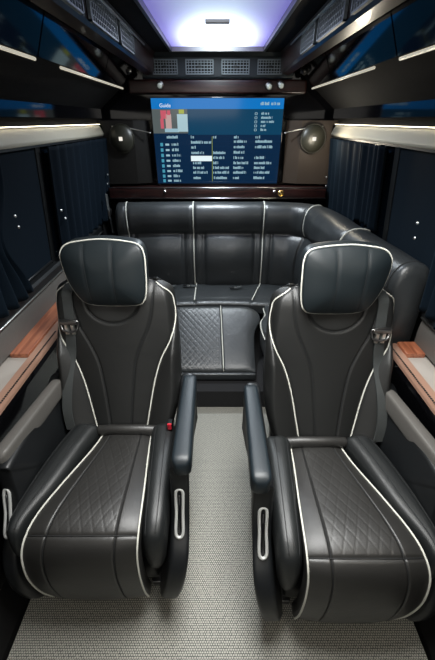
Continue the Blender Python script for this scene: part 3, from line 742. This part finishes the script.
    for sg_ in (-1, 1):
        bm = B(); tube(bm, [back(0, k / 80 * .985, False, .003, sg_ * interp(PWo, k / 80 * .985)) for k in range(81)], .0029, 8); obj('backrest_piping', bm, PIPING, root, True, 'white piping')
        bm = B(); tube(bm, [back(0, .01 + k / 80 * .93, False, .0016, sg_ * interp(SWo, .01 + k / 80 * .93)) for k in range(81)], .0016, 6); obj('backrest_seam', bm, STITCH, root)
    bm = B(); P_ = []
    for k in range(41):
        a = PI + PI * k / 40; z = .985 + .085 * math.sin(a); P_.append(back(0, (z - ZB) / (ZT - ZB), False, .0016, .105 * math.cos(a)))
    tube(bm, P_, .0017, 6); obj('backrest_seam', bm, STITCH, root)
    # outer back shell
    bm = B(); box(bm, -.20, .20, .36, .44, .20, .95, .03, mtx=Matrix.Translation((-.415 - SX, -.10, 0)) @ Matrix.Rotation(math.radians(-16), 4, 'X') @ Matrix.Translation((0, .03, .06))); obj('back_shell', bm, BLACKP, root)
    # headrest
    out = [(-.580, 1.150), (-.578, 1.190), (-.552, 1.216), (-.500, 1.226), (-.430, 1.231), (-.340, 1.226), (-.288, 1.216), (-.268, 1.185), (-.266, 1.12), (-.270, 1.04), (-.284, 1.000), (-.315, .984), (-.41, .978), (-.495, .985), (-.533, 1.012), (-.566, 1.080)]
    yh = 1.235
    def ph(a, b, h):
        dx = a + .437; wing = .55 * dx * dx
        return Vector((a, yh + (b - .95) * .16 - h - wing, b)) - O0
    def hg(x, z, r):
        return -.002 * gs(x + .485 + (z - 1.1) * .03, .006) - .002 * gs(x + .385 - (z - 1.1) * .03, .006)
    bm = B(); OL = starpad(bm, out, .075, .040, ph, hg, NR=40, NA=160); tree = BVHTree.FromBMesh(bm); hr = obj('headrest', bm, LEATHERH, root)
    c = sum(OL, Vector()) / len(OL)
    bm = B(); tube(bm, [ph(*(c + (v - c) *   .988).xy, .029) for v in OL], .0031, 8, True); obj('headrest_piping', bm, PIPING, hr, True, 'white piping')
    for q in (-.485, -.385):
        sgn = 1 if q < -.43 else -1
        bm = B(); tube(bm, [tree.ray_cast(Vector((q - sgn * (z - 1.1) * .03 - SX, -1, z)), Vector((0, 1, 0)))[0] for z in [.990 + .225 * k / 30 for k in range(31)]], .0013, 5); obj('headrest_seam', bm, STITCH, hr)
    for x in (-.46, -.40):
        bm = B(); tube(bm, [(x - SX, yh + .02 - .8, 1.0), (x - SX, 1.245 - .8, .90)], .006, 10); obj('headrest_post', bm, CHROME, root)
    # armrests
    def armrest(x0, x1, y0, y1, ztop, nme, m_, lab=None, slant=0):
        bm = B(); NN = 30; rings = []; n = 24
        for k in range(NN + 1):
            t_ = k / NN; y = y0 + (y1 - y0) * t_; e = min(t_, 1 - t_) * (y1 - y0); f = 1 if e > .03 else math.sqrt(max(.02, 1 - (1 - e / .03) ** 2))
            cx = (x0 + x1) / 2 + slant * (t_ - .5); hwid = (x1 - x0) / 2 * (1.08 - .15 * t_); hz = .040 * (.55 + .45 * f); zc = ztop - .040
            ring = []
            for i in range(n):
                a = 2 * PI * i / n; ca, sa = math.cos(a), math.sin(a)
                ring.append(bm.verts.new(Vector((cx + hwid * (.5 + .5 * f) * abs(ca) ** .4 * (1 if ca > 0 else -1), y, zc + hz * abs(sa) ** .4 * (1 if sa > 0 else -1))) - O0))
            rings.append(ring)
        for a, b in zip(rings, rings[1:]):
            for i in range(n): bm.faces.new((a[i], a[(i+1) % n], b[(i+1) % n], b[i]))
        bm.faces.new(rings[0]); bm.faces.new(rings[-1]); return obj(nme, bm, m_, root, True, lab)
    armrest(-.148, -.086, .715, 1.17, .680, 'armrest', ARMM, 'narrow blue-black inner armrest')
    armrest(-.715, -.668, .74, 1.14, .680, 'armrest', GREYL, 'grey padded outer armrest', slant=.045)
    # side consoles beneath armrests
    def shell(x0, x1, nme):
        bm = B(); pr = [(1.20, .12), (1.20, .62), (1.12, .645), (.76, .645), (.725, .62), (.705, .50), (.665, .42), (.60, .36), (.560, .30), (.545, .22), (.565, .13), (.64, .07), (.74, .06)]
        pr = [(p.x, p.y) for p in smoothpath([(a, b, 0) for a, b in pr], 4, True)]
        n = len(pr); cy = sum(p[0] for p in pr) / n; cz = sum(p[1] for p in pr) / n; rings = []
        for x, sc in ((x0, .95), (x0 + .006, .985), (x0 + .014, 1), (x1 - .014, 1), (x1 - .006, .985), (x1, .95)):
            sgx = -1 if nme == 'side_console' and x0 > -.4 else 1
            rings.append([bm.verts.new(Vector((x + sgx * .060 * max(0, (.36 - b) / .28) ** 1.3, cy + (a - cy) * sc, cz + (b - cz) * sc)) - O0) for a, b in pr])
        for a, b in zip(rings, rings[1:]):
            for i in range(n): bm.faces.new((a[i], a[(i+1) % n], b[(i+1) % n], b[i]))
        bm.faces.new(rings[0]); bm.faces.new(rings[-1][::-1]); return obj(nme, bm, BLACKP, root)
    shell(-.158, -.096, 'side_console'); shell(-.722, -.672, 'side_console')
    for x, w_ in ((-.128, .011), (-.708, .008)):
        bm = B(); L_ = smoothpath([(x - w_, .712, .535), (x + w_, .712, .535), (x + w_, .680, .465), (x + w_, .640, .405), (x - w_, .640, .405), (x - w_, .680, .465)], 5, True)
        tube(bm, [p - O0 for p in L_],   .0055, 8, True); hn = obj('handle', bm, SILVER, root, True, 'chrome loop handle')
        bm = B(); tube(bm, [Vector((x, .708, .525)) - O0, Vector((x, .684, .465)) - O0, Vector((x, .645, .412)) - O0], (.007, .004), 8); obj('handle_inlay', bm, GLOSS, hn)
    # base
    bm = B(); box(bm, -.22, .20, -.16, .30, .10, .40, .02); box(bm, -.26, .24, -.12, .38, .02, .12, .01); obj('base', bm, BLACKP, root)
    for x in (-.20, .18):
        bm = B(); box(bm, x - .02, x + .02, -.14, .40, 0, .025, .004); obj('floor_rail', bm, DARKCHR, root)
    # seat belt on the outer shoulder
    def bt(z, o): return back(0, (z - ZB) / (ZT - ZB), False, .005, o) + O0
    bm = B(); S_ = smoothpath([(-.575, 1.36, .98), (-.580, 1.33, 1.045), bt(1.015, -.170) + Vector((0, 0, .012)), bt(.97, -.174), bt(.91, -.176), bt(.84, -.182), bt(.76, -.192), bt(.66, -.205), bt(.56, -.212), bt(.48, -.205)], 8)
    ribbon(bm, [p - O0 for p in S_], .044, .003, (1, -.25, 0)); sb = obj('seat_belt', bm, WEB, root, False, 'grey woven seat belt')
    bm = B(); c_ = bt(.905, -.176) + Vector((0, -.006, 0)) - O0
    tube(bm, [c_ + Vector(p) for p in smoothpath([(-.034, 0, .012), (.034, -.008, .012), (.036, -.008, -.008), (.024, -.018, -.030), (-.022, -.014, -.030), (-.036, 0, -.008)], 4, True)], .0042, 8, True)
    obj('belt_tongue', bm, DARKCHR, sb)
    bm = B(); box(bm, -.020, -.006, -.010, .002, -.050, -.006, .002, mtx=Matrix.Translation(c_)); box(bm, .006, .020, -.012, .0, -.050, -.006, .002, mtx=Matrix.Translation(c_)); obj('belt_clip', bm, CHROME, sb)
    bm = B(); box(bm, -.034, .034, -.014, .004, -.004, .012, .004, mtx=Matrix.Translation(c_)); obj('belt_guide', bm, DARKCHR, sb)
    return root
seat = build_seat()
def copy_tree(o, parent=None):
    c = o.copy(); COL.objects.link(c); c.parent = parent
    for ch in list(o.children): copy_tree(ch, c)
    return c
kids = list(seat.children)
s2 = copy_tree(seat); s2.scale = (-1, 1, 1); s2.location = (.438, .735, 0)
s2['label'] = 'black leather captain seat right of the aisle'
for ch in s2.children:      # this seat's back stands a little nearer the wall
    if ch.name.split('.')[0] in ('backrest', 'backrest_piping', 'backrest_seam', 'headrest', 'headrest_post', 'seat_belt', 'back_shell'): ch.location.x -= .016
# red release button only on the left seat
bm = B(); box(bm, -.205 - SX, -.185 - SX, 1.00 - .8, 1.03 - .8, .50, .55, .004); bk = obj('belt_buckle', bm, BLACKP, seat)
bm = B(); box(bm, -.203 - SX, -.187 - SX, .996 - .8, 1.002 - .8, .52, .552, .002); obj('release_button', bm, RED, bk, True, 'red release button')
